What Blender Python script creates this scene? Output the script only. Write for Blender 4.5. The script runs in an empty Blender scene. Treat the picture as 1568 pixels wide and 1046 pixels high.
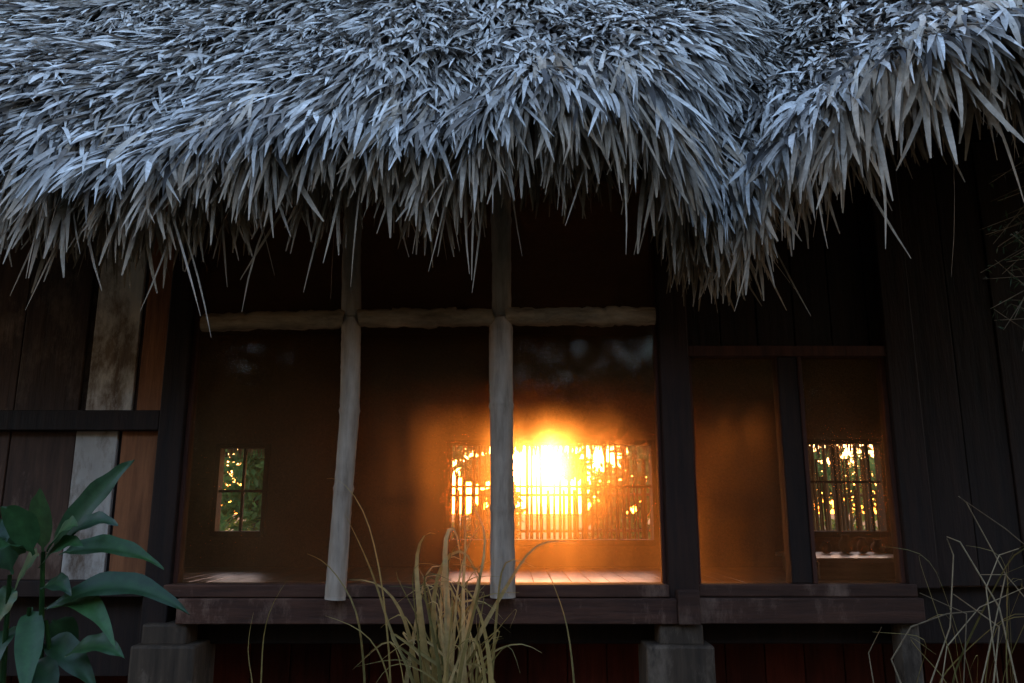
import bpy, math, random
import numpy as np
from mathutils import Vector
random.seed(7); rng=np.random.default_rng(7)
scene=bpy.context.scene
R=math.radians
scene.view_settings.view_transform='Standard'
scene.view_settings.look='None'
scene.view_settings.exposure=0

# ------------------------------------------------ camera
PITCH=R(12); CAM=np.array([0,-3.7,1.5]); F=1230.0
cd=bpy.data.cameras.new('camera'); cam=bpy.data.objects.new('camera',cd)
scene.collection.objects.link(cam); scene.camera=cam
cam.location=CAM; cam.rotation_euler=(R(90)+PITCH,0,0)
cd.sensor_width=36; cd.lens=36*F/1568; cd.clip_end=3000; cd.clip_start=0.02
# project image pixel coordinates through the camera to metres on the vertical plane y
def S(px,py,y):
    a=(px-784)/F; b=(523-py)/F
    d=np.array([a, math.cos(PITCH)-b*math.sin(PITCH), math.sin(PITCH)+b*math.cos(PITCH)])
    t=(y-CAM[1])/d[1]
    return CAM+t*d
def X(px,py=700,y=0): return float(S(px,py,y)[0])
def Z(py,y=0): return float(S(784,py,y)[2])

# ------------------------------------------------ mesh builder
class MB:
    def __init__(s): s.v=[];s.f=[];s.c=[];s.n=0
    def add(s,v,f,c):
        v=np.asarray(v,float); s.v.append(v)
        s.f.extend([tuple(int(i)+s.n for i in q) for q in f]); s.n+=len(v)
        c=np.asarray(c,float)
        if c.ndim==1: c=np.tile(c,(len(v),1))
        s.c.append(c)
    def box(s,x0,x1,y0,y1,z0,z1,c=None):
        if x0>x1:x0,x1=x1,x0
        if y0>y1:y0,y1=y1,y0
        if z0>z1:z0,z1=z1,z0
        if c is None:c=random.random()
        v=[(x,y,z) for z in(z0,z1) for y in(y0,y1) for x in(x0,x1)]
        f=[(0,2,3,1),(4,5,7,6),(0,1,5,4),(2,6,7,3),(0,4,6,2),(1,3,7,5)]
        s.add(v,f,[c,random.random(),0])
    def tube(s,pts,rad,n=8,c=None,rough=0,cap=True):
        pts=np.asarray(pts,float);m=len(pts)
        rad=np.broadcast_to(np.asarray(rad,float),(m,))
        if c is None:c=random.random()
        T=np.gradient(pts,axis=0);T/=np.linalg.norm(T,axis=1)[:,None]+1e-9
        ref=np.array([0,1,0.]) if abs(T[m//2][1])<.8 else np.array([1,0,0.])
        V=[];C=[]
        for i in range(m):
            u=np.cross(T[i],ref);u/=np.linalg.norm(u)+1e-9;w=np.cross(T[i],u)
            for k in range(n):
                a=2*math.pi*k/n
                r=rad[i]*(1+rough*(random.random()-.5))
                V.append(pts[i]+r*(math.cos(a)*u+math.sin(a)*w));C.append([c,random.random(),i/(m-1)])
        f=[]
        for i in range(m-1):
            for k in range(n):
                k2=(k+1)%n
                f.append((i*n+k,i*n+k2,(i+1)*n+k2,(i+1)*n+k))
        if cap: f.append(tuple(range(n))); f.append(tuple((m-1)*n+k for k in range(n))[::-1])
        s.add(V,f,C)
    def obj(s,name,mat,parent=None,smooth=False,bevel=0):
        me=bpy.data.meshes.new(name)
        V=np.concatenate(s.v);C=np.concatenate(s.c)
        me.from_pydata(V.tolist(),[],s.f)
        ca=me.color_attributes.new('Col','FLOAT_COLOR','POINT')
        cc=np.ones((len(V),4),np.float32);cc[:,:3]=C
        ca.data.foreach_set('color',cc.ravel())
        if smooth: me.polygons.foreach_set('use_smooth',[True]*len(me.polygons))
        me.materials.append(mat);me.update()
        o=bpy.data.objects.new(name,me);scene.collection.objects.link(o)
        if parent:o.parent=parent
        if bevel:
            b=o.modifiers.new('bevel','BEVEL');b.width=bevel;b.segments=2;b.limit_method='ANGLE'
        return o
def empty(name):
    e=bpy.data.objects.new(name,None);scene.collection.objects.link(e);return e
def norm(a): return a/(np.linalg.norm(a,axis=-1,keepdims=True)+1e-9)
def blades(mb,root,d0,L,W,droop,nrm,rnd,rnd2=None,K=5,fold=.25,curl=None,prof='palm',tws=.5):
    N=len(root);L=np.broadcast_to(L,(N,));W=np.broadcast_to(W,(N,));droop=np.broadcast_to(droop,(N,))
    d=norm(d0);p=root.copy();V=np.zeros((N,K+1,3,3));C=np.zeros((N,K+1,3,3))
    if curl is None: curl=np.zeros((N,3))
    if rnd2 is None: rnd2=rng.random(N)
    twist=rng.normal(0,tws,N)
    for k in range(K+1):
        t=k/K
        s=norm(np.cross(d,nrm)); n2=norm(np.cross(s,d))
        a=twist*(.3+t); s2=s*np.cos(a)[:,None]+n2*np.sin(a)[:,None]; n3=norm(np.cross(s2,d))
        if prof=='palm': w=(.6+.8*t if t<.5 else 1.0)*(1-max(0,(t-.6)/.4)**1.8)+.04
        elif prof=='strip': w=(.7+.6*t if t<.5 else 1.0)*(1-.75*max(0,(t-.7)/.3)**1.5)
        elif prof=='grass': w=(1-t**2.2)*.95+.05
        else: w=math.sin(math.pi*min(1,.06+.94*t)**.85)+.03
        hw=(W*w/2)[:,None]
        V[:,k,0]=p-s2*hw+n3*hw*fold; V[:,k,1]=p; V[:,k,2]=p+s2*hw+n3*hw*fold
        C[:,k,:,0]=rnd[:,None];C[:,k,:,1]=rnd2[:,None];C[:,k,:,2]=t
        p=p+d*(L/K)[:,None]
        d=d+curl/K; d[:,2]-=droop/K; d=norm(d)
    base=(np.arange(N)*(K+1)*3)[:,None]
    q=[]
    for k in range(K):
        for j in (0,1):
            q.append([k*3+j,k*3+j+1,(k+1)*3+j+1,(k+1)*3+j])
    q=np.array(q)
    f=(base[:,:,None]+q[None]).reshape(-1,4)
    mb.v.append(V.reshape(-1,3));mb.c.append(C.reshape(-1,3))
    mb.f.extend(map(tuple,(f+mb.n).tolist()));mb.n+=V.size//3

# ------------------------------------------------ materials
def newmat(name):
    m=bpy.data.materials.new(name);m.use_nodes=True;nt=m.node_tree;nt.nodes.clear()
    out=nt.nodes.new('ShaderNodeOutputMaterial');return m,nt,out
def ramp(nt,inp,stops):
    r=nt.nodes.new('ShaderNodeValToRGB');e=r.color_ramp.elements
    while len(e)<len(stops): e.new(.5)
    for i,(p,c) in enumerate(stops): e[i].position=p;e[i].color=(*c,1)
    nt.links.new(inp,r.inputs[0]);return r.outputs[0]
def colattr(nt):
    a=nt.nodes.new('ShaderNodeVertexColor');a.layer_name='Col'
    s=nt.nodes.new('ShaderNodeSeparateColor');nt.links.new(a.outputs[0],s.inputs[0]);return s
def noise(nt,scale,stretch=(1,1,1),detail=6,rough=.6,offs=None):
    tc=nt.nodes.new('ShaderNodeTexCoord');mp=nt.nodes.new('ShaderNodeMapping');mp.inputs['Scale'].default_value=stretch
    nt.links.new(tc.outputs['Object'],mp.inputs[0])
    if offs is not None:
        cx=nt.nodes.new('ShaderNodeCombineXYZ');ml=nt.nodes.new('ShaderNodeMath');ml.operation='MULTIPLY';ml.inputs[1].default_value=37
        nt.links.new(offs,ml.inputs[0])
        for i in range(3): nt.links.new(ml.outputs[0],cx.inputs[i])
        nt.links.new(cx.outputs[0],mp.inputs['Location'])
    n=nt.nodes.new('ShaderNodeTexNoise');n.inputs['Scale'].default_value=scale;n.inputs['Detail'].default_value=detail;n.inputs['Roughness'].default_value=rough
    nt.links.new(mp.outputs[0],n.inputs[0]);return n.outputs[0]
def mix(nt,mode,fac,a,b):
    m=nt.nodes.new('ShaderNodeMix');m.data_type='RGBA';m.blend_type=mode
    def put(s,v):
        if hasattr(v,'node'): nt.links.new(v,s)
        elif isinstance(v,(int,float)): s.default_value=v
        else: s.default_value=(*v,1)
    put(m.inputs[0],fac);put(m.inputs[6],a);put(m.inputs[7],b);return m.outputs[2]
def mathn(nt,op,a,b=None):
    m=nt.nodes.new('ShaderNodeMath');m.operation=op
    for i,v in enumerate((a,b)):
        if v is None: continue
        if hasattr(v,'node'): nt.links.new(v,m.inputs[i])
        else: m.inputs[i].default_value=v
    return m.outputs[0]
def wood(name,c1,c2,c3=None,stretch=(9,9,.8),scale=3,rough=.75,bump=.5,patch=None,spec=.3,pt=(.46,.6),coat=0):
    m,nt,out=newmat(name);b=nt.nodes.new('ShaderNodeBsdfPrincipled')
    s=colattr(nt)
    n1=noise(nt,scale,stretch,8,.65,s.outputs[0])
    col=ramp(nt,n1,[(.3,c1),(.5,tuple((p+q)/2 for p,q in zip(c1,c2))),(.72,c2)])
    n2=noise(nt,1.3,(1.5,1.5,1),5,.7,s.outputs[0])
    n3=noise(nt,2.2,(2.2,2.2,.9),9,.75,s.outputs[1])
    if patch: col=mix(nt,'MIX',ramp(nt,n3,[(pt[0],(0,0,0)),(pt[1],(.85,.85,.85))]),col,patch)
    col=mix(nt,'MULTIPLY',.6,col,ramp(nt,n2,[(.3,(.45,.42,.4)),(.65,(1.1,1.1,1.1))]))
    v=ramp(nt,s.outputs[0],[(0,(.6,.6,.6)),(1,(1.2,1.15,1.1))])
    col=mix(nt,'MULTIPLY',1.0,col,v)
    nt.links.new(col,b.inputs['Base Color']);b.inputs['Roughness'].default_value=rough
    b.inputs['Specular IOR Level'].default_value=spec
    if coat: b.inputs['Coat Weight'].default_value=coat;b.inputs['Coat Roughness'].default_value=.25
    bp=nt.nodes.new('ShaderNodeBump');bp.inputs['Strength'].default_value=bump;bp.inputs['Distance'].default_value=.01
    nt.links.new(n1,bp.inputs['Height']);nt.links.new(bp.outputs[0],b.inputs['Normal'])
    nt.links.new(b.outputs[0],out.inputs[0]);return m
def leafmat(name,stops,trans=.3,rough=.55,tipc=None,spec=.3,tt=(.3,.9)):
    m,nt,out=newmat(name);b=nt.nodes.new('ShaderNodeBsdfPrincipled');s=colattr(nt)
    col=ramp(nt,s.outputs[0],stops)
    if tipc: col=mix(nt,'MIX',ramp(nt,s.outputs[2],[(tt[0],(0,0,0)),(tt[1],(.75,.75,.75))]),col,tipc)
    n=noise(nt,40,(1,1,1),4)
    col=mix(nt,'MULTIPLY',.7,col,ramp(nt,n,[(.3,(.55,.52,.5)),(.7,(1.15,1.15,1.15))]))
    nt.links.new(col,b.inputs['Base Color']);b.inputs['Roughness'].default_value=rough;b.inputs['Specular IOR Level'].default_value=spec
    if trans<=0:
        nt.links.new(b.outputs[0],out.inputs[0]);return m
    t=nt.nodes.new('ShaderNodeBsdfTranslucent');nt.links.new(col,t.inputs[0])
    mx=nt.nodes.new('ShaderNodeMixShader');mx.inputs[0].default_value=trans
    nt.links.new(b.outputs[0],mx.inputs[1]);nt.links.new(t.outputs[0],mx.inputs[2]);nt.links.new(mx.outputs[0],out.inputs[0]);return m

M_thatch=leafmat('thatch',[(0,(.04,.032,.026)),(.18,(.17,.14,.115)),(.42,(.44,.41,.385)),(1,(.80,.78,.76))],trans=0,rough=.6)
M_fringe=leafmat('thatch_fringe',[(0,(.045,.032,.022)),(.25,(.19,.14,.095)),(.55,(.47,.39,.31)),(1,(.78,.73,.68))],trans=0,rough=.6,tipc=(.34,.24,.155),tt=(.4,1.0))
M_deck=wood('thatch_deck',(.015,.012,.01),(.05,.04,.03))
M_darkwood=wood('dark_wood',(.011,.004,.0025),(.036,.0135,.007))
M_frame=wood('window_frame_wood',(.035,.010,.006),(.10,.03,.014))
M_sill=wood('sill_wood',(.035,.013,.008),(.11,.043,.024),stretch=(1,9,9),patch=(.24,.14,.10),pt=(.54,.68))
M_orange=wood('board_orange',(.15,.05,.018),(.38,.14,.055))
M_brown=wood('board_brown',(.04,.019,.012),(.12,.057,.035),patch=(.24,.15,.11),pt=(.52,.66))
M_pale=wood('board_pale',(.12,.07,.045),(.3,.21,.15),patch=(.74,.65,.58),pt=(.40,.54))
M_log=wood('peeled_log',(.13,.085,.05),(.44,.31,.20),stretch=(1.2,7,7),scale=4,bump=.9)
M_logv=wood('peeled_log_upright',(.22,.165,.125),(.50,.40,.325),stretch=(7,7,1),scale=4,bump=.7)
M_stilt=wood('stilt_wood',(.03,.02,.013),(.10,.065,.042),patch=(.18,.13,.095),pt=(.5,.62))
M_red=wood('skirting_boards',(.07,.010,.005),(.16,.027,.013))
M_floor=wood('floor_boards',(.24,.11,.045),(.48,.25,.10),stretch=(8,.8,8),rough=.32,bump=.12,spec=1,coat=1)
M_bamboo=wood('bamboo_slats',(.10,.06,.025),(.26,.17,.08),stretch=(5,5,1))
M_pot=wood('clay',(.04,.025,.02),(.1,.06,.04),stretch=(1,1,1))
M_bench=wood('bench_wood',(.35,.27,.2),(.6,.5,.38),stretch=(1,8,8),rough=.35,bump=.1,spec=.5,coat=.5)
M_inner=wood('woven_wall',(.03,.017,.010),(.10,.055,.03),stretch=(20,20,20))
M_green=leafmat('broad_leaf',[(0,(.012,.038,.013)),(1,(.045,.12,.034))],trans=.2,rough=.42,spec=.35)
M_grass=leafmat('grass_blade',[(0,(.13,.11,.03)),(.5,(.36,.25,.08)),(1,(.62,.43,.19))],trans=.35)
M_dry=leafmat('dry_stalk',[(0,(.12,.08,.045)),(1,(.46,.34,.2))],trans=.1)
M_tree=leafmat('tree_foliage',[(0,(.02,.035,.012)),(1,(.055,.08,.022))],trans=.15)
M_treeb=leafmat('tree_foliage_rear',[(0,(.07,.15,.045)),(1,(.18,.32,.10))],trans=.55)
M_bark=wood('bark',(.03,.022,.016),(.1,.075,.055))

def glassmat(name,veil,bloom,tint):
    m,nt,out=newmat(name)
    tr=nt.nodes.new('ShaderNodeBsdfTransparent');tr.inputs[0].default_value=(.86,.80,.68,1)
    prevs=None
    for rough,ior,col,f in ((.3,1.2,(1,.8,.6),None),(.5,1.2,(1,.66,.38),.5),(.8,1.28,(1,.56,.25),.5)):  # orange-tinted scatter lobes put the sun's bloom into the pane itself
        rf=nt.nodes.new('ShaderNodeBsdfRefraction');rf.inputs['Roughness'].default_value=rough;rf.inputs['IOR'].default_value=ior;rf.inputs[0].default_value=(*col,1)
        if prevs is None: prevs=rf.outputs[0];continue
        rm=nt.nodes.new('ShaderNodeMixShader');rm.inputs[0].default_value=f
        nt.links.new(prevs,rm.inputs[1]);nt.links.new(rf.outputs[0],rm.inputs[2]);prevs=rm.outputs[0]
    mx=nt.nodes.new('ShaderNodeMixShader')
    sm=noise(nt,2.6,(1,1,.6),3,.5)
    nt.links.new(mathn(nt,'MULTIPLY',ramp(nt,sm,[(.35,(.55,.55,.55)),(.65,(1.35,1.35,1.35))]),bloom),mx.inputs[0])
    nt.links.new(tr.outputs[0],mx.inputs[1]);nt.links.new(prevs,mx.inputs[2])
    tl=nt.nodes.new('ShaderNodeBsdfTranslucent');tl.inputs[0].default_value=(*tint,1)
    df=nt.nodes.new('ShaderNodeBsdfDiffuse');df.inputs[0].default_value=(*tint,1)
    ad=nt.nodes.new('ShaderNodeMixShader');ad.inputs[0].default_value=.55
    nt.links.new(tl.outputs[0],ad.inputs[1]);nt.links.new(df.outputs[0],ad.inputs[2])
    n=noise(nt,1.6,(1,1,.7),7,.6)
    fac=mathn(nt,'MULTIPLY',ramp(nt,n,[(.3,(.4,.4,.4)),(.7,(1,1,1))]),veil)  # warm scattered tint stands in for the flare veil across the panes
    mx2=nt.nodes.new('ShaderNodeMixShader');nt.links.new(fac,mx2.inputs[0])
    nt.links.new(mx.outputs[0],mx2.inputs[1]);nt.links.new(ad.outputs[0],mx2.inputs[2])
    gl=nt.nodes.new('ShaderNodeBsdfGlossy');gl.inputs['Roughness'].default_value=.06
    lw=nt.nodes.new('ShaderNodeFresnel');lw.inputs[0].default_value=1.22
    mx3=nt.nodes.new('ShaderNodeMixShader');nt.links.new(lw.outputs[0],mx3.inputs[0])
    nt.links.new(mx2.outputs[0],mx3.inputs[1]);nt.links.new(gl.outputs[0],mx3.inputs[2])
    nt.links.new(mx3.outputs[0],out.inputs[0]);return m
M_glass=glassmat('bloom_glass',.17,.042,(.76,.38,.16))  # sun bloom and warm flare veil built into the glass colour

# ------------------------------------------------ house
hut=empty('thatched_hut')
HX=4.6; BY=4.0; FZ=1.0; WT=3.25
SUNEL=2.7; SUNAZ=1.9

def sstep(a,b,x):
    t=np.clip((x-a)/(b-a),0,1);return t*t*(3-2*t)
SL=R(50)
def roofpt(x,t):
    xe=x-.42*t*sstep(-.6,.9,x)
    rec=.36*sstep(.45,.78,xe)-.80*sstep(.84,1.4,xe)-.2*sstep(1.5,2.0,xe)
    y=-.9+rec*np.exp(-t/2.2)
    z=3.03-.19*(1-sstep(-1.4,-.4,xe))-.17*sstep(.5,.8,xe)*np.exp(-t/.8)+.12*sstep(.9,1.3,xe)*np.exp(-t/.8)+.12*sstep(1.2,1.9,xe)*np.exp(-t/.8)
    z=z+.03*np.sin(x*5.1)+.02*np.sin(x*11.3+1)
    sag=.035*np.sin(x*2.1+t*1.7)+.03*np.sin(x*4.7-t*2.9)
    nx=np.stack([x, y+t*math.cos(SL)-sag*math.sin(SL), z+t*math.sin(SL)+sag*math.cos(SL)],-1)
    return nx
mb=MB()
gx=np.linspace(-4.9,4.9,140);gt=np.linspace(0,4.2,30)
V=[];f=[]
for i,t in enumerate(gt):
    p=roofpt(gx,np.full_like(gx,t)); p[:,1]+=.07; p[:,2]-=.06
    V.append(p)
V=np.concatenate(V)
for i in range(len(gt)-1):
    for j in range(139): f.append((i*140+j,i*140+j+1,(i+1)*140+j+1,(i+1)*140+j))
mb.add(V,f,[.3,.5,0])
ridge=V[-140:]
rear=ridge.copy();rear[:,1]=4.9;rear[:,2]=2.45
mb.add(np.concatenate([ridge,rear]),[(j,140+j,141+j,j+1) for j in range(139)],[.3,.5,0])
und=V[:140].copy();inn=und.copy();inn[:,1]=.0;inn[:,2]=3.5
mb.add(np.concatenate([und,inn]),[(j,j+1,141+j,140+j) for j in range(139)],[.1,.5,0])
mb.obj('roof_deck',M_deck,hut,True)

def lean(x,t):
    xe=x-.42*t*sstep(-.6,.9,x)
    l=-.16*(1-sstep(-2.2,.0,xe))+.14*sstep(.1,.6,xe)-.42*sstep(.8,1.0,xe)+.60*sstep(1.3,1.9,xe)
    return l+.12*np.sin(x*3.3+t*4.1)+.10*np.sin(x*9.1-t*6.3)
BD=np.array([0,-math.cos(SL),-math.sin(SL)]);BN=np.array([0,-math.sin(SL),math.cos(SL)])
def thatch(mb,NT,per,trange,lo,hi,wlo,whi,vis=True,prof='palm'):
    x=rng.uniform(-4.9,4.9,NT) if not vis else rng.uniform(-3.9,3.9,NT)
    t=rng.uniform(*trange,NT)
    x=np.repeat(x,per);t=np.repeat(t,per)
    tuftr=np.repeat(rng.random(NT),per);tl=np.repeat(rng.normal(0,.20,NT),per);lift=np.repeat(np.abs(rng.normal(0,.12,NT)),per)
    N=len(x)
    xx=x+rng.normal(0,.03,N);tt=np.maximum(0,t+rng.normal(0,.04,N))
    p=roofpt(xx,tt)
    e=.05
    down=norm(norm(roofpt(xx,tt-e)-roofpt(xx,tt+e))+BD)
    across=norm(norm(roofpt(xx+e,tt)-roofpt(xx-e,tt))*.6+np.array([.6,0,0]))
    nr=norm(np.cross(across,-down)+BN)
    lat=lean(x,t)+tl+rng.normal(0,.20,N)
    d=down+across*np.array([1,.4,.4])*lat[:,None]
    edge=np.exp(-t/.35)
    d=norm(d)+nr*np.clip(rng.normal(.13,.10,N)+lift-.05*edge,-.02,.6)[:,None]
    L=rng.uniform(lo,hi,N)*(1+.4*edge);W=rng.uniform(wlo,whi,N)
    dr=rng.uniform(.1,.6,N)+.5*edge
    curl=np.stack([rng.normal(0,.28,N),rng.normal(0,.14,N),np.zeros(N)],-1)
    nrm=nr+rng.normal(0,.25,(N,3))
    rnd=np.clip(.16+.40*tuftr+rng.normal(0,.27,N)+.16*np.clip(t-.1,0,1),0,1)
    blades(mb,p,d,L,W,dr,nrm,rnd,curl=curl,K=4,tws=.35,prof=prof)
mb=MB()
thatch(mb,3700,8,(.0,3.3),.18,.32,.011,.024)
thatch(mb,3200,8,(.0,3.3),.15,.29,.010,.021,prof='strip')
thatch(mb,900,8,(3.1,4.25),.25,.4,.02,.035,False)
mb.obj('roof_thatch',M_thatch,hut,True)
mb=MB()
def fringe(NT,per,back,lo,hi,wlo,whi,rl,rh,xr=(-3.9,3.9),dz=0,out=.35,tr_=(0,0),prof='strip'):
    x=np.repeat(rng.uniform(*xr,NT),per);N=len(x)
    tl=np.repeat(rng.normal(0,.16,NT),per);tr=np.repeat(rng.random(NT),per);lf=np.repeat(rng.uniform(.55,1.2,NT),per)
    bk=np.repeat(rng.uniform(*back,NT),per);t0=np.repeat(rng.uniform(*tr_,NT),per)
    p=roofpt(x+rng.normal(0,.028,N),t0);p[:,1]+=bk;p[:,2]+=dz+rng.normal(0,.03,N)+bk*.15
    d=np.stack([.5*lean(x,np.zeros(N))+tl+rng.normal(0,.13,N),-out*np.ones(N)+rng.normal(0,.15,N)-t0,-np.ones(N)],-1)
    L=rng.uniform(lo,hi,N)*lf;W=rng.uniform(wlo,whi,N)
    curl=np.stack([rng.normal(0,.30,N),rng.normal(.05,.25,N),np.zeros(N)],-1)
    nrm=np.tile([0,-1,.2],(N,1))+rng.normal(0,.4,(N,3))
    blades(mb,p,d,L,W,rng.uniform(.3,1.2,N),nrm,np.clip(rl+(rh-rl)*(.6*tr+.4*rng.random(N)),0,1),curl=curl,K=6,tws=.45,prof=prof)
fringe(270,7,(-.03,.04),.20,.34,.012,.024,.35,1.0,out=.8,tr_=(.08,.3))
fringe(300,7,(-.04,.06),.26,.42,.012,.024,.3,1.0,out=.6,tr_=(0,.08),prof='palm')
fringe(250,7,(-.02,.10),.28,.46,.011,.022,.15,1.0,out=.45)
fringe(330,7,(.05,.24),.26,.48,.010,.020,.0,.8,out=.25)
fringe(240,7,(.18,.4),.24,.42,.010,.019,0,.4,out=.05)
fringe(100,2,(.0,.2),.52,.74,.005,.011,.1,.85,out=.15)
fringe(60,7,(.0,.25),.28,.46,.010,.019,0,.7,xr=(.66,.98),out=.1)
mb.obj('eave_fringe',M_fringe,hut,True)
mb=MB()
N=2600;x=rng.uniform(-4.8,4.8,N)
p=np.stack([x,4.9+rng.normal(0,.04,N),2.47+.03*np.sin(x*7)+rng.normal(0,.03,N)],-1)
d=np.stack([rng.normal(0,.2,N),np.full(N,.3),-np.ones(N)],-1)
blades(mb,p,d,rng.uniform(.2,.45,N),rng.uniform(.012,.025,N),.6,np.tile([0,1,.1],(N,1))+rng.normal(0,.3,(N,3)),rng.random(N)*.5,K=3)
mb.obj('rear_eave_fringe',M_fringe,hut,True)

# floor, ceiling
mb=MB();x=-HX
while x<HX:
    w=.14;mb.box(x,min(x+w-.004,HX),.12,BY-.002,.95,FZ+random.uniform(0,.002));x+=w
mb.obj('floor',M_floor,hut,bevel=.002)
mb=MB();mb.box(-HX,HX,.1,BY,3.2,3.24)
mb.box(-HX-.05,-HX,.0,BY+.08,0,3.26);mb.box(HX,HX+.05,.0,BY+.08,0,3.26)
for sx in(-HX-.03,HX+.03):
    mb.add([(sx,-.2,3.26),(sx,BY+.3,3.26),(sx,1.8,5.95)],[(0,1,2)],[.3,.3,0])
ops=[(X(333,750,BY),X(405,750,BY),Z(815,BY),Z(685,BY)),(X(690,750,BY),X(1000,750,BY),Z(828,BY),Z(680,BY)),(X(1230,750,BY),X(1352,750,BY),Z(815,BY),Z(678,BY))]
xp=-HX
for (a,b,z0,z1) in ops:
    mb.box(xp,a,BY,BY+.08,0.,WT,.4);mb.box(a,b,BY,BY+.08,0.,z0,.5);mb.box(a,b,BY,BY+.08,z1,WT,.4);xp=b
mb.box(xp,HX,BY,BY+.08,0.,WT,.4)
mb.obj('interior_walls',M_inner,hut)
mb=MB()
for k,(a,b,z0,z1) in enumerate(ops):
    g=.035
    mb.box(a-g,a+.012,BY-.03,BY+.1,z0-g,z1+g);mb.box(b-.012,b+g,BY-.032,BY+.102,z0-g,z1+g)
    mb.box(a,b,BY-.045,BY+.11,z0-g-.01,z0+.01);mb.box(a,b,BY-.034,BY+.104,z1-.01,z1+g)
    zc=Z([752,745,738][k],BY);mb.box(a,b,BY+.01,BY+.04,zc-.012,zc+.012)
    for px in [[371],[768,945],[1281,1334]][k]:
        xx=X(px,750,BY);mb.box(xx-.012,xx+.012,BY+.005,BY+.045,z0,z1)
mb.obj('rear_window_frames',M_darkwood,hut,bevel=.003)

# front glazing
zs=Z(893);gt_=3.1
mb=MB()
def pane(x0,x1,z0,z1,y):
    mb.add([(x0,y,z0),(x1,y,z0),(x1,y,z1),(x0,y,z1)],[(0,1,2,3)],[random.random(),0,0])
xl=X(283,700);xr=X(1012,700);xm1=X(525,760);xm2=X(768,760)
pane(xl,xm1,zs,gt_,0);pane(xm1,xm2,zs,gt_,0.001);pane(xm2,xr,zs,gt_,0)
wl=X(1056,700);wm0=X(1197,700);wm1=X(1228,700);wr=X(1366,700);wz=Z(548)
pane(wl,wm0,zs,wz,0);pane(wm1,wr,zs,wz,0)
mb.obj('window_panes',M_glass,hut)

# facade woodwork
mb=MB()
mb.box(X(245,700),xl,-.05,.1,0.9,3.3,.35)
mb.box(xr,wl,-.075,.1,Z(985),3.3,1)
mb.box(wm0,wm1,-.03,.06,zs,wz,.4)
mb.box(wr,X(1412,700),-.045,.08,zs-.02,3.25,.5)
mb.box(-HX,HX,.055,.118,.93,1.17,.1)
mb.obj('posts',M_darkwood,hut,bevel=.006)
mb=MB()
mb.box(wl,wr,-.04,.05,wz,wz+.05,.8)
mb.box(xl,xl+.02,-.02,.04,zs,gt_,.5);mb.box(xr-.014,xr,-.02,.04,zs,gt_,.6)
mb.box(wl,wl+.022,-.02,.04,zs,wz,.6);mb.box(wr-.02,wr,-.02,.04,zs,wz,.5);mb.box(wm1,wm1+.018,-.035,.04,zs,wz,.6)
mb.obj('window_frame',M_frame,hut,bevel=.003)
mb=MB()
mb.box(X(262,900),xr,-.085,.05,Z(912),zs,.7)
mb.box(wl,X(1395,900),-.06,.05,Z(912),zs,.3)
mb.box(X(285,930),X(1030,930),-.11,.05,Z(951),Z(913),.6)
mb.box(X(1063,930),X(1400,930),-.095,.05,Z(951),Z(913),.3)
mb.box(X(1030,930),X(1063,930),-.125,.05,Z(951),Z(900),.15)
mb.obj('sill_beams',M_sill,hut,bevel=.005)
def boards(lst,mat,name):
    mb=MB()
    for a,b,z0,z1,y in lst: mb.box(a,b,y,y+.025,z0,z1)
    return mb.obj(name,mat,hut,bevel=.003)
zr1=Z(630);zr0=Z(660);zb=Z(888)
xs=lambda p:X(p,640)
br=[(xs(20),xs(118),zr1,3.3,0),(xs(20),xs(118),zb,zr0,.004),(xs(118),xs(128),zr1,3.3,.02),(xs(118),xs(128),zb,zr0,.02),
    (xs(-60),xs(18),zr1,3.3,.004),(xs(-60),xs(18),zb,zr0,0),(xs(200),xs(207),zb,3.3,.02)]
for i in range(16):
    a=xs(-60)-.27*(i+1);br.append((a,a+.262,zb,3.3,random.uniform(0,.006)))
boards(br,M_brown,'wall_boards_brown')
boards([(xs(129),xs(199),zr1,3.3,.002),(xs(119),xs(182),zb,zr0,.003)],M_pale,'wall_boards_pale')
boards([(xs(208),xs(257),zr1,3.3,-.004),(xs(190),xs(250),zb,zr0,-.002)],M_orange,'wall_boards_orange')
mb=MB()
mb.box(-HX,X(245,700),-.05,.03,zr0,zr1,.2);mb.box(-HX,X(245,700),-.06,.05,Z(912),zb,.3)
mb.box(-HX,X(245,700),.03,.06,.8,3.3,.1)
a=X(1412,700);i=0
while a<HX:
    mb.box(a,a+.2,random.uniform(0,.008),.04,1.18,3.3,random.uniform(0,.4));a+=.206
a=wl
while a<X(1366,700):
    mb.box(a,min(a+.17,wr),.0+random.uniform(0,.008),.04,wz+.052,3.3,random.uniform(0,.4));a+=.175
mb.box(xl,wr,-.02,.06,3.12,3.3,.2)
mb.obj('wall_rails_and_dark_boards',M_darkwood,hut,bevel=.003)
mb=MB();a=-HX
while a<HX: mb.box(a,a+.19,.5,.53,-.05,.95);a+=.195
mb.obj('skirting',M_red,hut,bevel=.003)
mb=MB()
for p0,p1,q0,q1 in ((215,285,200,300),(1010,1078,990,1094)):
    y=-.1
    mb.box(X(p0,960,y),X(p1,960,y),-.09,.05,Z(985),Z(951),.5)
    mb.box(X(q0,1010,y),X(q1,1010,y),-.12,.14,-.1,Z(982),.6)
mb.box(X(1370,960),X(1400,960),-.05,.05,-.1,Z(951),.1)
for xx in(-3.9,3.9): mb.box(xx-.12,xx+.12,-.1,.05,-.1,1.03,.3)
mb.obj('stilts',M_stilt,hut,bevel=.012)

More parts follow.
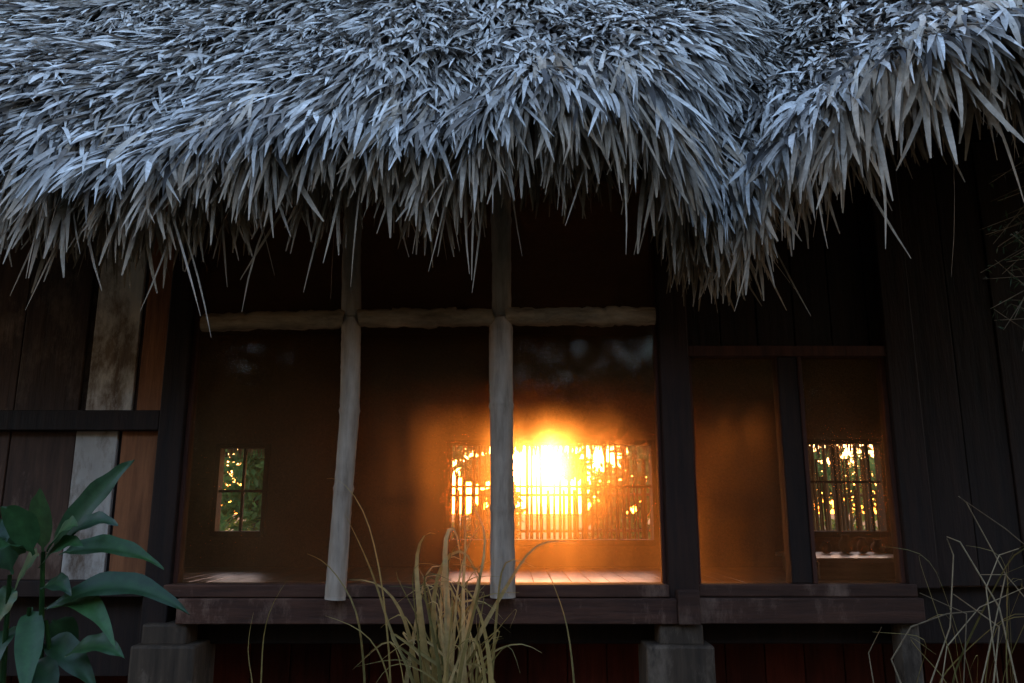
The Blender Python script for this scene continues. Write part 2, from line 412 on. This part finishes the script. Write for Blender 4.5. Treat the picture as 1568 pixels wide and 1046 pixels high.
# logs
def path(pts,y,n=36,jit=.0025):
    P=np.array([S(a,b,y) for a,b in pts]);
    s=np.r_[0,np.cumsum(np.linalg.norm(np.diff(P,axis=0),axis=1))];u=np.linspace(0,s[-1],n)
    Q=np.stack([np.interp(u,s,P[:,i]) for i in range(3)],-1)
    for _ in range(2): Q[1:-1]=(Q[:-2]+2*Q[1:-1]+Q[2:])/4
    Q[1:-1]+=rng.normal(0,jit,(n-2,3));return Q
def lograd(r,n,nodes=(),amp=.01):
    a=r*(1+.035*np.sin(np.linspace(0,7,n)+random.random()*6)+rng.normal(0,amp,n))
    for q in nodes:
        i=int(q*(n-1));a[i]*=1.10
    return a
mb=MB()
Y=-.15
for seg,r in (([(313,494),(420,491),(528,489)],.042),([(548,488),(650,487),(758,486)],.043),([(778,485),(890,485),(1002,484)],.043)):
    n=34;q=path(seg,Y,n);rr=lograd(r,n,(.3,.72),.02);mb.tube(q,rr,14,rough=.06,c=1)
mb.obj('crossbar_log',M_log,hut,True)
mb=MB()
for seg,r,nd in (([(538,486),(537,560),(535,640),(525,760),(513,918)],.043,(.36,.63)),([(767,485),(767,560),(768,640),(769,760),(770,915)],.052,(.34,.7))):
    n=70;q=path(seg,Y+.005,n,.0006);rr=lograd(r,n,nd,.004);rr[0]*=.4;rr[1]*=.72;rr[2]*=.9
    q[:4,1]-=.03*np.array([1,.7,.4,.2]);mb.tube(q,rr,18,rough=.02,c=.8)
for seg,r in (([(545,200),(541,330),(538,400),(538,492)],.044),([(765,200),(767,330),(768,400),(768,490)],.046)):
    n=40;q=path(seg,Y+.012,n,.0008);rr=lograd(r,n,(.5,),.006);rr[-1]*=.8;mb.tube(q,rr,16,rough=.03,c=.5)
mb.obj('upright_logs',M_logv,hut,True)

# ------------------------------------------------ interior bench + pots
b=empty('low_bench');mb=MB()
bx0=X(1225,870,3.0);bx1=X(1385,870,3.0)
mb.box(bx0,bx1,2.6,3.6,1.13,1.16,.7);mb.box(bx0+.02,bx1-.02,2.63,2.66,1.003,1.128,.6)
for xx in(bx0+.04,bx1-.1): mb.box(xx,xx+.05,3.5,3.55,1.003,1.128,.5)
mb.obj('seat_and_apron',M_bench,b,bevel=.004)
def pot(px,w,h,y,nm='clay_pot'):
    mb=MB();c=S(px,800,y);z0=1.162
    prof=[(0,.5),(.15,.8),(.4,1),(.65,.85),(.8,.55),(.9,.5),(1,.62)]
    mb.tube([(c[0]+k*.0005,y,z0+h*k) for k,_ in prof],[w*r for _,r in prof],14,rough=.01)
    mb.obj(nm,M_pot,None,True)
pot(1262,.05,.1,3.3);pot(1292,.06,.15,3.35);pot(1318,.05,.13,3.3);pot(1341,.06,.11,3.35)

# ------------------------------------------------ bamboo fence behind
mb=MB();x=-2.2
while x<6.5:
    h=random.choice([1.75,1.9,2.1,2.25,2.4]);w=random.uniform(.009,.023)
    l=random.gauss(0,.014)
    mb.tube([(x,5.6,0),(x+l*.5,5.6+random.gauss(0,.01),h*.5),(x+l,5.6,h)],w,6)
    x+=random.uniform(.026,.062)
for z in(.6,1.28,1.68): mb.tube([(-2.2,5.63,z),(2,5.63,z+.02),(6.5,5.63,z)],.016,6)
mb.obj('bamboo_fence',M_bamboo,None,True)

# ------------------------------------------------ trees
def treemass(name,mat,centers,leaf,nper,low=.18,spread=.5):
    e=empty(name);mb=MB();tb=MB()
    for (cx,cy,h,r) in centers:
        top=np.array([cx+random.gauss(0,.3)*min(1,r/2),cy,h*.75])
        tb.tube([(cx,cy,-.1),(cx+.1*r/2,cy,h*.35),top],[.16*r/2,.11*r/2,.05*r/2],8)
        lobes=[]
        for i in range(9):
            a=random.uniform(0,6.28);zz=random.uniform(low,.95)*h;rr=r*random.uniform(.2,.95)
            l=np.array([cx+math.cos(a)*rr,cy+math.sin(a)*rr*.7,zz]);lobes.append(l)
            tb.tube([(cx,cy,zz*.6),tuple((l+np.array([cx,cy,zz*.75]))/2),tuple(l)],[.03*r/2,.02*r/2,.008],6)
        for l in lobes:
            N=nper;u=norm(rng.normal(size=(N,3)))*(rng.random(N)**.5*r*spread)[:,None]*np.array([1,1,.75])
            p=l+u;d=norm(rng.normal(size=(N,3))+u/(r*.5))
            blades(mb,p,d,rng.uniform(.7,1.3,N)*leaf,rng.uniform(.35,.5,N)*leaf,.5,rng.normal(size=(N,3)),rng.random(N),K=2,prof='leaf')
    mb.obj('foliage',mat,e);tb.obj('trunks_and_limbs',M_bark,e,True)
treemass('added_tree_screen',M_tree,[(x+random.gauss(0,.4),-11.5+random.gauss(0,.8),random.uniform(5.8,7.2),2.6) for x in np.arange(-17,18,2.3)]+
  [(x+random.gauss(0,.4),-14.5+random.gauss(0,.6),random.uniform(6.4,8),2.8) for x in np.arange(-16,18,2.3)],.62,150,low=.06)  # added out of view behind the camera to darken facade and pane reflections
treemass('added_tree_screen',M_treeb,[(-3.6,9.5,3.2,1.3),(-4.4,10.3,3.6,1.4),(-5.4,11,4,1.6),(-7.4,12,4.2,1.7),
  (-1.5,11,2.8,1.1),(-.35,11.5,2.5,.55),(1.55,11,2.6,.55),(2.3,11,2.7,1.0),(3.2,12,2.9,1.2),(4.9,13,2.6,1.2),(7.2,14,3.0,1.4),(9.5,15,3.2,1.5),(11.5,15,4,1.8)],.19,230,low=.25,spread=.44)

# ------------------------------------------------ ground
m,nt,out=newmat('soil_and_grass');bs=nt.nodes.new('ShaderNodeBsdfPrincipled');n=noise(nt,2.5,(1,1,1),10,.7)
nt.links.new(ramp(nt,n,[(.3,(.03,.022,.014)),(.55,(.05,.045,.02)),(.75,(.08,.07,.035))]),bs.inputs['Base Color']);bs.inputs['Roughness'].default_value=.95
bp=nt.nodes.new('ShaderNodeBump');bp.inputs['Distance'].default_value=.05;nt.links.new(n,bp.inputs['Height']);nt.links.new(bp.outputs[0],bs.inputs['Normal'])
nt.links.new(bs.outputs[0],out.inputs[0])
mb=MB();g=np.r_[-900,-300,-100,-40,np.linspace(-15,20,50),50,120,300,900]
V=[(x,y,(.03*math.sin(x*1.3)*math.sin(y*1.7)) if abs(x)<20 and abs(y)<25 else 0) for y in g for x in g]
k=len(g);mb.add(V,[(i*k+j,i*k+j+1,(i+1)*k+j+1,(i+1)*k+j) for i in range(k-1) for j in range(k-1)],[.5,.5,0])
mb.obj('ground',m,None,True)

# ------------------------------------------------ foreground plants
def leafpath(mb,p0,p1,w,arch,c):
    p0=np.array(p0);p1=np.array(p1);K=16;ax=p1-p0;L=np.linalg.norm(ax)
    V=[];C=[];sw=random.uniform(-.04,.04)*L;roll=random.uniform(-.35,.35)
    s0=np.cross(ax/L,[roll,-.75,.65]);s0/=np.linalg.norm(s0)
    for k in range(K+1):
        t=k/K;p=p0+ax*t+s0*sw*math.sin(math.pi*t);p=p+np.array([0,0,arch*L*4*t*(1-t)-.06*L*t**3])
        s=s0
        hw=w*.5*(math.sin(math.pi*min(1,.03+t*.97)**.8)**.9+.02)
        if t<.1: hw=w*.06
        wav=.005*math.sin(t*21+c*9);w2=.005*math.sin(t*17+c*30)
        up=np.array([0,-.3,.6])
        V+=[p-s*hw+up*(hw*.45+wav),p-s*hw*.5+up*(hw*.3),p,p+s*hw*.5+up*(hw*.3),p+s*hw+up*(hw*.45+w2)]
        C+=[[c+.25*(j==2),random.random(),t] for j in range(5)]
    f=[(k*5+j,k*5+j+1,k*5+5+j+1,k*5+5+j) for k in range(K) for j in range(4)]
    mb.add(V,f,C)
pl=empty('broadleaf_plant');mb=MB();y=-1.25
L=[((75,850),(207,692),32,.03),((66,845),(62,742),40,0),((52,850),(2,770),36,.05),((85,842),(182,795),28,.12),((90,850),(252,862),30,.14),
   ((20,880),(-40,790),36,.1),((72,932),(292,928),34,.13),((66,935),(178,980),30,.15),((48,930),(38,1060),32,0),((80,950),(112,1015),38,.05),
   ((30,850),(0,835),34,.1),((100,1005),(192,1000),28,.1),((20,900),(-10,960),32,.1),((60,850),(20,905),30,.1),((70,980),(150,1050),34,.1),
   ((20,960),(-20,1040),36,.1),((70,850),(120,800),30,.1),((55,1010),(80,1090),36,.05),((10,830),(30,770),30,0),((66,900),(110,905),26,.1),((60,870),(130,830),26,.15)]
for i,(a,b_,w,ar) in enumerate(L):
    ya=y+random.uniform(-.08,.08);yb=ya+random.uniform(-.18,.12)
    leafpath(mb,S(*a,ya),S(*b_,yb),w*.0023,ar,random.uniform(.0,.9))
mb.obj('leaves',M_green,pl,True)
mb=MB()
for (a,b_) in (((66,845),(60,1100)),((45,930),(30,1100)),((70,950),(90,1100)),((15,880),(0,1100))):
    q0=S(*a,y);q1=S(*b_,y);q2=q1.copy();q2[2]=0;mb.tube([q2,q1,q0],[.012,.010,.006],8)
mb.obj('stems',M_green,pl,True)

def ribbon(mb,pts,w,c,ys):
    P=np.array([S(p[0],p[1]-(12 if p[1]<1000 else 0),yy) for p,yy in zip(pts,ys)])
    root=P[0].copy();root[2]=0;root[0]+=random.gauss(0,.03);P=np.vstack([root,P])
    s=np.r_[0,np.cumsum(np.linalg.norm(np.diff(P,axis=0),axis=1))];n=32;u=np.linspace(0,s[-1],n)
    Q=np.stack([np.interp(u,s,P[:,i]) for i in range(3)],-1)
    for _ in range(3): Q[1:-1]=(Q[:-2]+2*Q[1:-1]+Q[2:])/4
    T=norm(np.gradient(Q,axis=0));V=[];C=[]
    tw=random.uniform(-.6,.6)
    for i in range(n):
        t=i/(n-1);nn=np.array([math.sin(tw+t*.8),-math.cos(tw+t*.8),.25]);sd=np.cross(T[i],nn);sd/=np.linalg.norm(sd)+1e-9
        hw=w*.5*(.45+.55*min(1,t*2.2))*(1-max(0,(t-.6)/.4)**1.5)+.0004
        V+=[Q[i]-sd*hw+nn*hw*.3,Q[i],Q[i]+sd*hw+nn*hw*.3];C+=[[c,random.random(),t]]*3
    mb.add(V,[(i*3+j,i*3+j+1,i*3+4+j,i*3+3+j) for i in range(n-1) for j in(0,1)],C)
mb=MB();yg=-.95
G=[([(655,1046),(640,930),(634,850),(655,815),(668,830)],.026,.6),([(690,1046),(684,920),(678,815),(700,805),(706,880)],.024,.8),
   ([(700,1046),(722,940),(745,860),(742,800),(722,785)],.020,.9),([(752,1046),(744,980),(722,912),(690,900)],.028,.5),
   ([(640,1046),(622,960),(598,915),(560,893),(535,900)],.020,.5),([(600,1046),(570,985),(520,960),(498,955)],.010,.4),
   ([(680,1046),(700,930),(730,870),(770,865)],.014,.7),([(665,1046),(662,900),(690,845),(720,850),(735,920)],.018,.5),
   ([(880,1046),(868,960),(845,900),(838,885)],.008,.3),([(700,1046),(745,1000),(800,990),(830,1000)],.012,.6),
   ([(400,1046),(402,980),(420,925),(440,900)],.006,.3),([(640,1046),(600,990),(575,900),(540,820),(528,800)],.010,.3),
   ([(560,1046),(548,940),(500,870),(470,860)],.007,.3),([(710,1046),(708,900),(715,830),(705,780)],.018,.9),
   ([(650,1046),(665,960),(700,930),(745,925),(770,960)],.014,.6),([(600,1046),(585,900),(560,790),(520,740),(500,745)],.006,.5),
   ([(390,1046),(375,1000),(388,950)],.005,.4),([(700,1046),(668,960),(655,900),(640,880)],.018,.7),([(690,1046),(700,900),(722,820),(752,800)],.014,.8)]
for g_,w,c in G: 
    y0=yg+random.uniform(-.12,.12);ribbon(mb,g_,w,c,[y0+i*random.uniform(-.03,.03) for i in range(len(g_))])
for i in range(50):
    bx=random.gauss(690,34);tx=bx+random.gauss(0,50);h=random.uniform(830,1010);bend=random.choice([-1,1])*random.uniform(15,70)
    y0=yg+random.uniform(-.2,.2);ribbon(mb,[(bx,1046),((bx+tx)/2,(1046+h)/2),(tx,h),(tx+bend,h+random.uniform(-5,50))],random.uniform(.006,.018),random.random(),[y0,y0,y0-.03,y0-.06])
mb.obj('tall_grass',M_grass,None,True)
mb=MB()
for i in range(15):
    bx=random.uniform(1390,1600);tx=bx+random.gauss(0,60);h=random.uniform(820,1000);bend=random.choice([-1,1])*random.uniform(20,100)
    y0=-.85+random.uniform(-.2,.2);ribbon(mb,[(bx,1046),((bx+tx)/2,(1046+h)/2),(tx,h),(tx+bend,h+random.uniform(-10,60))],random.uniform(.004,.009),random.random()*.4,[y0,y0,y0-.03,y0-.06])
mb.obj('tall_grass',M_grass,None,True)

e=empty('dry_shrub');mb=MB();tw=MB()
def stalk(pts,r,y,c=None,root=False):
    P=[S(a,b_,y+random.uniform(-.03,.03)) for a,b_ in pts]
    if root: q=P[0].copy();q[2]=0;P=[q]+P
    mb.tube(P,np.linspace(r,r*.45,len(P)),6,c)
ys=-.9
for pts,r in (([(1385,1060),(1365,1010),(1395,960),(1450,940),(1505,935)],.004),([(1420,1060),(1455,960),(1460,850),(1450,825)],.0035),
   ([(1560,1060),(1530,930),(1470,830),(1450,822)],.004),([(1500,1060),(1540,880),(1480,770),(1468,760)],.003),([(1600,1040),(1600,860),(1540,810),(1470,762)],.003),
   ([(1475,1060),(1480,940),(1408,908)],.003),([(1520,1060),(1530,960),(1460,910)],.004),([(1440,1060),(1450,990),(1500,930),(1568,900)],.003),
   ([(1600,1060),(1590,940),(1540,880),(1500,880)],.003),([(1530,1060),(1510,900),(1530,850),(1560,840)],.003),
   ([(1340,1060),(1330,1000),(1350,960)],.003)): stalk(pts,r,ys,random.random(),True)
yt=-1.0
stem=[S(1640,1046,yt),S(1650,700,yt),S(1630,420,yt),S(1600,260,yt)];stem[0][2]=0
mb.tube(stem,[.02,.016,.011,.006],8)
for i in range(34):
    y0=random.uniform(240,500);a=(1635,y0);b1=(1600-random.uniform(0,30),y0-random.uniform(-20,60));c1=(1570-random.uniform(0,75),y0+random.uniform(-40,50))
    P=[S(*a,yt),S(*b1,yt+random.uniform(-.1,.1)),S(*c1,yt+random.uniform(-.15,.15))]
    mb.tube(P,[.004,.0022,.001],5,0.05)
    N=7;P=np.array(P);tt=rng.random(N);p=P[1]+(P[2]-P[1])*tt[:,None]
    blades(tw,p,rng.normal(size=(N,3))+np.array([0,0,-.5]),rng.uniform(.015,.04,N),.006,.5,rng.normal(size=(N,3)),rng.random(N)*.3,K=2,prof='leaf')
mb.obj('stalks',M_dry,e,True);tw.obj('small_leaves',M_tree,e)

# ------------------------------------------------ light
sd=np.array([math.sin(R(SUNAZ))*math.cos(R(SUNEL)),math.cos(R(SUNAZ))*math.cos(R(SUNEL)),math.sin(R(SUNEL))])
sl=bpy.data.lights.new('sun','SUN');sl.energy=5;sl.angle=R(2.2);sl.color=(1,.42,.09)
so=bpy.data.objects.new('sun',sl);scene.collection.objects.link(so)
so.rotation_euler=Vector(sd.tolist()).to_track_quat('Z','Y').to_euler();so.location=(3,60,8)
w=bpy.data.worlds.new('World');scene.world=w;w.use_nodes=True;nt=w.node_tree;nt.nodes.clear()
out=nt.nodes.new('ShaderNodeOutputWorld');bg=nt.nodes.new('ShaderNodeBackground')
sk=nt.nodes.new('ShaderNodeTexSky');sk.sky_type='NISHITA';sk.sun_disc=False;sk.sun_elevation=R(SUNEL);sk.sun_rotation=R(SUNAZ);sk.air_density=1.0;sk.dust_density=1.0;sk.ozone_density=3.0
tint=mix(nt,'MULTIPLY',1.0,sk.outputs[0],(1.66,1.02,.80))
nt.links.new(tint,bg.inputs[0]);bg.inputs[1].default_value=3.0
tc=nt.nodes.new('ShaderNodeTexCoord');vm=nt.nodes.new('ShaderNodeVectorMath');vm.operation='DOT_PRODUCT';vm.inputs[1].default_value=sd
nrmn=nt.nodes.new('ShaderNodeVectorMath');nrmn.operation='NORMALIZE';nt.links.new(tc.outputs['Generated'],nrmn.inputs[0]);nt.links.new(nrmn.outputs[0],vm.inputs[0])
one=mathn(nt,'SUBTRACT',1.0,vm.outputs['Value'])
prev=bg.outputs[0]
for k,st,col in ((2800,60,(1,.72,.3)),):
    ex=mathn(nt,'EXPONENT',mathn(nt,'MULTIPLY',one,-float(k)));b2=nt.nodes.new('ShaderNodeBackground');b2.inputs[0].default_value=(*col,1)
    nt.links.new(mathn(nt,'MULTIPLY',ex,float(st)),b2.inputs[1])
    ad=nt.nodes.new('ShaderNodeAddShader');nt.links.new(prev,ad.inputs[0]);nt.links.new(b2.outputs[0],ad.inputs[1]);prev=ad.outputs[0]
nt.links.new(prev,out.inputs[0])
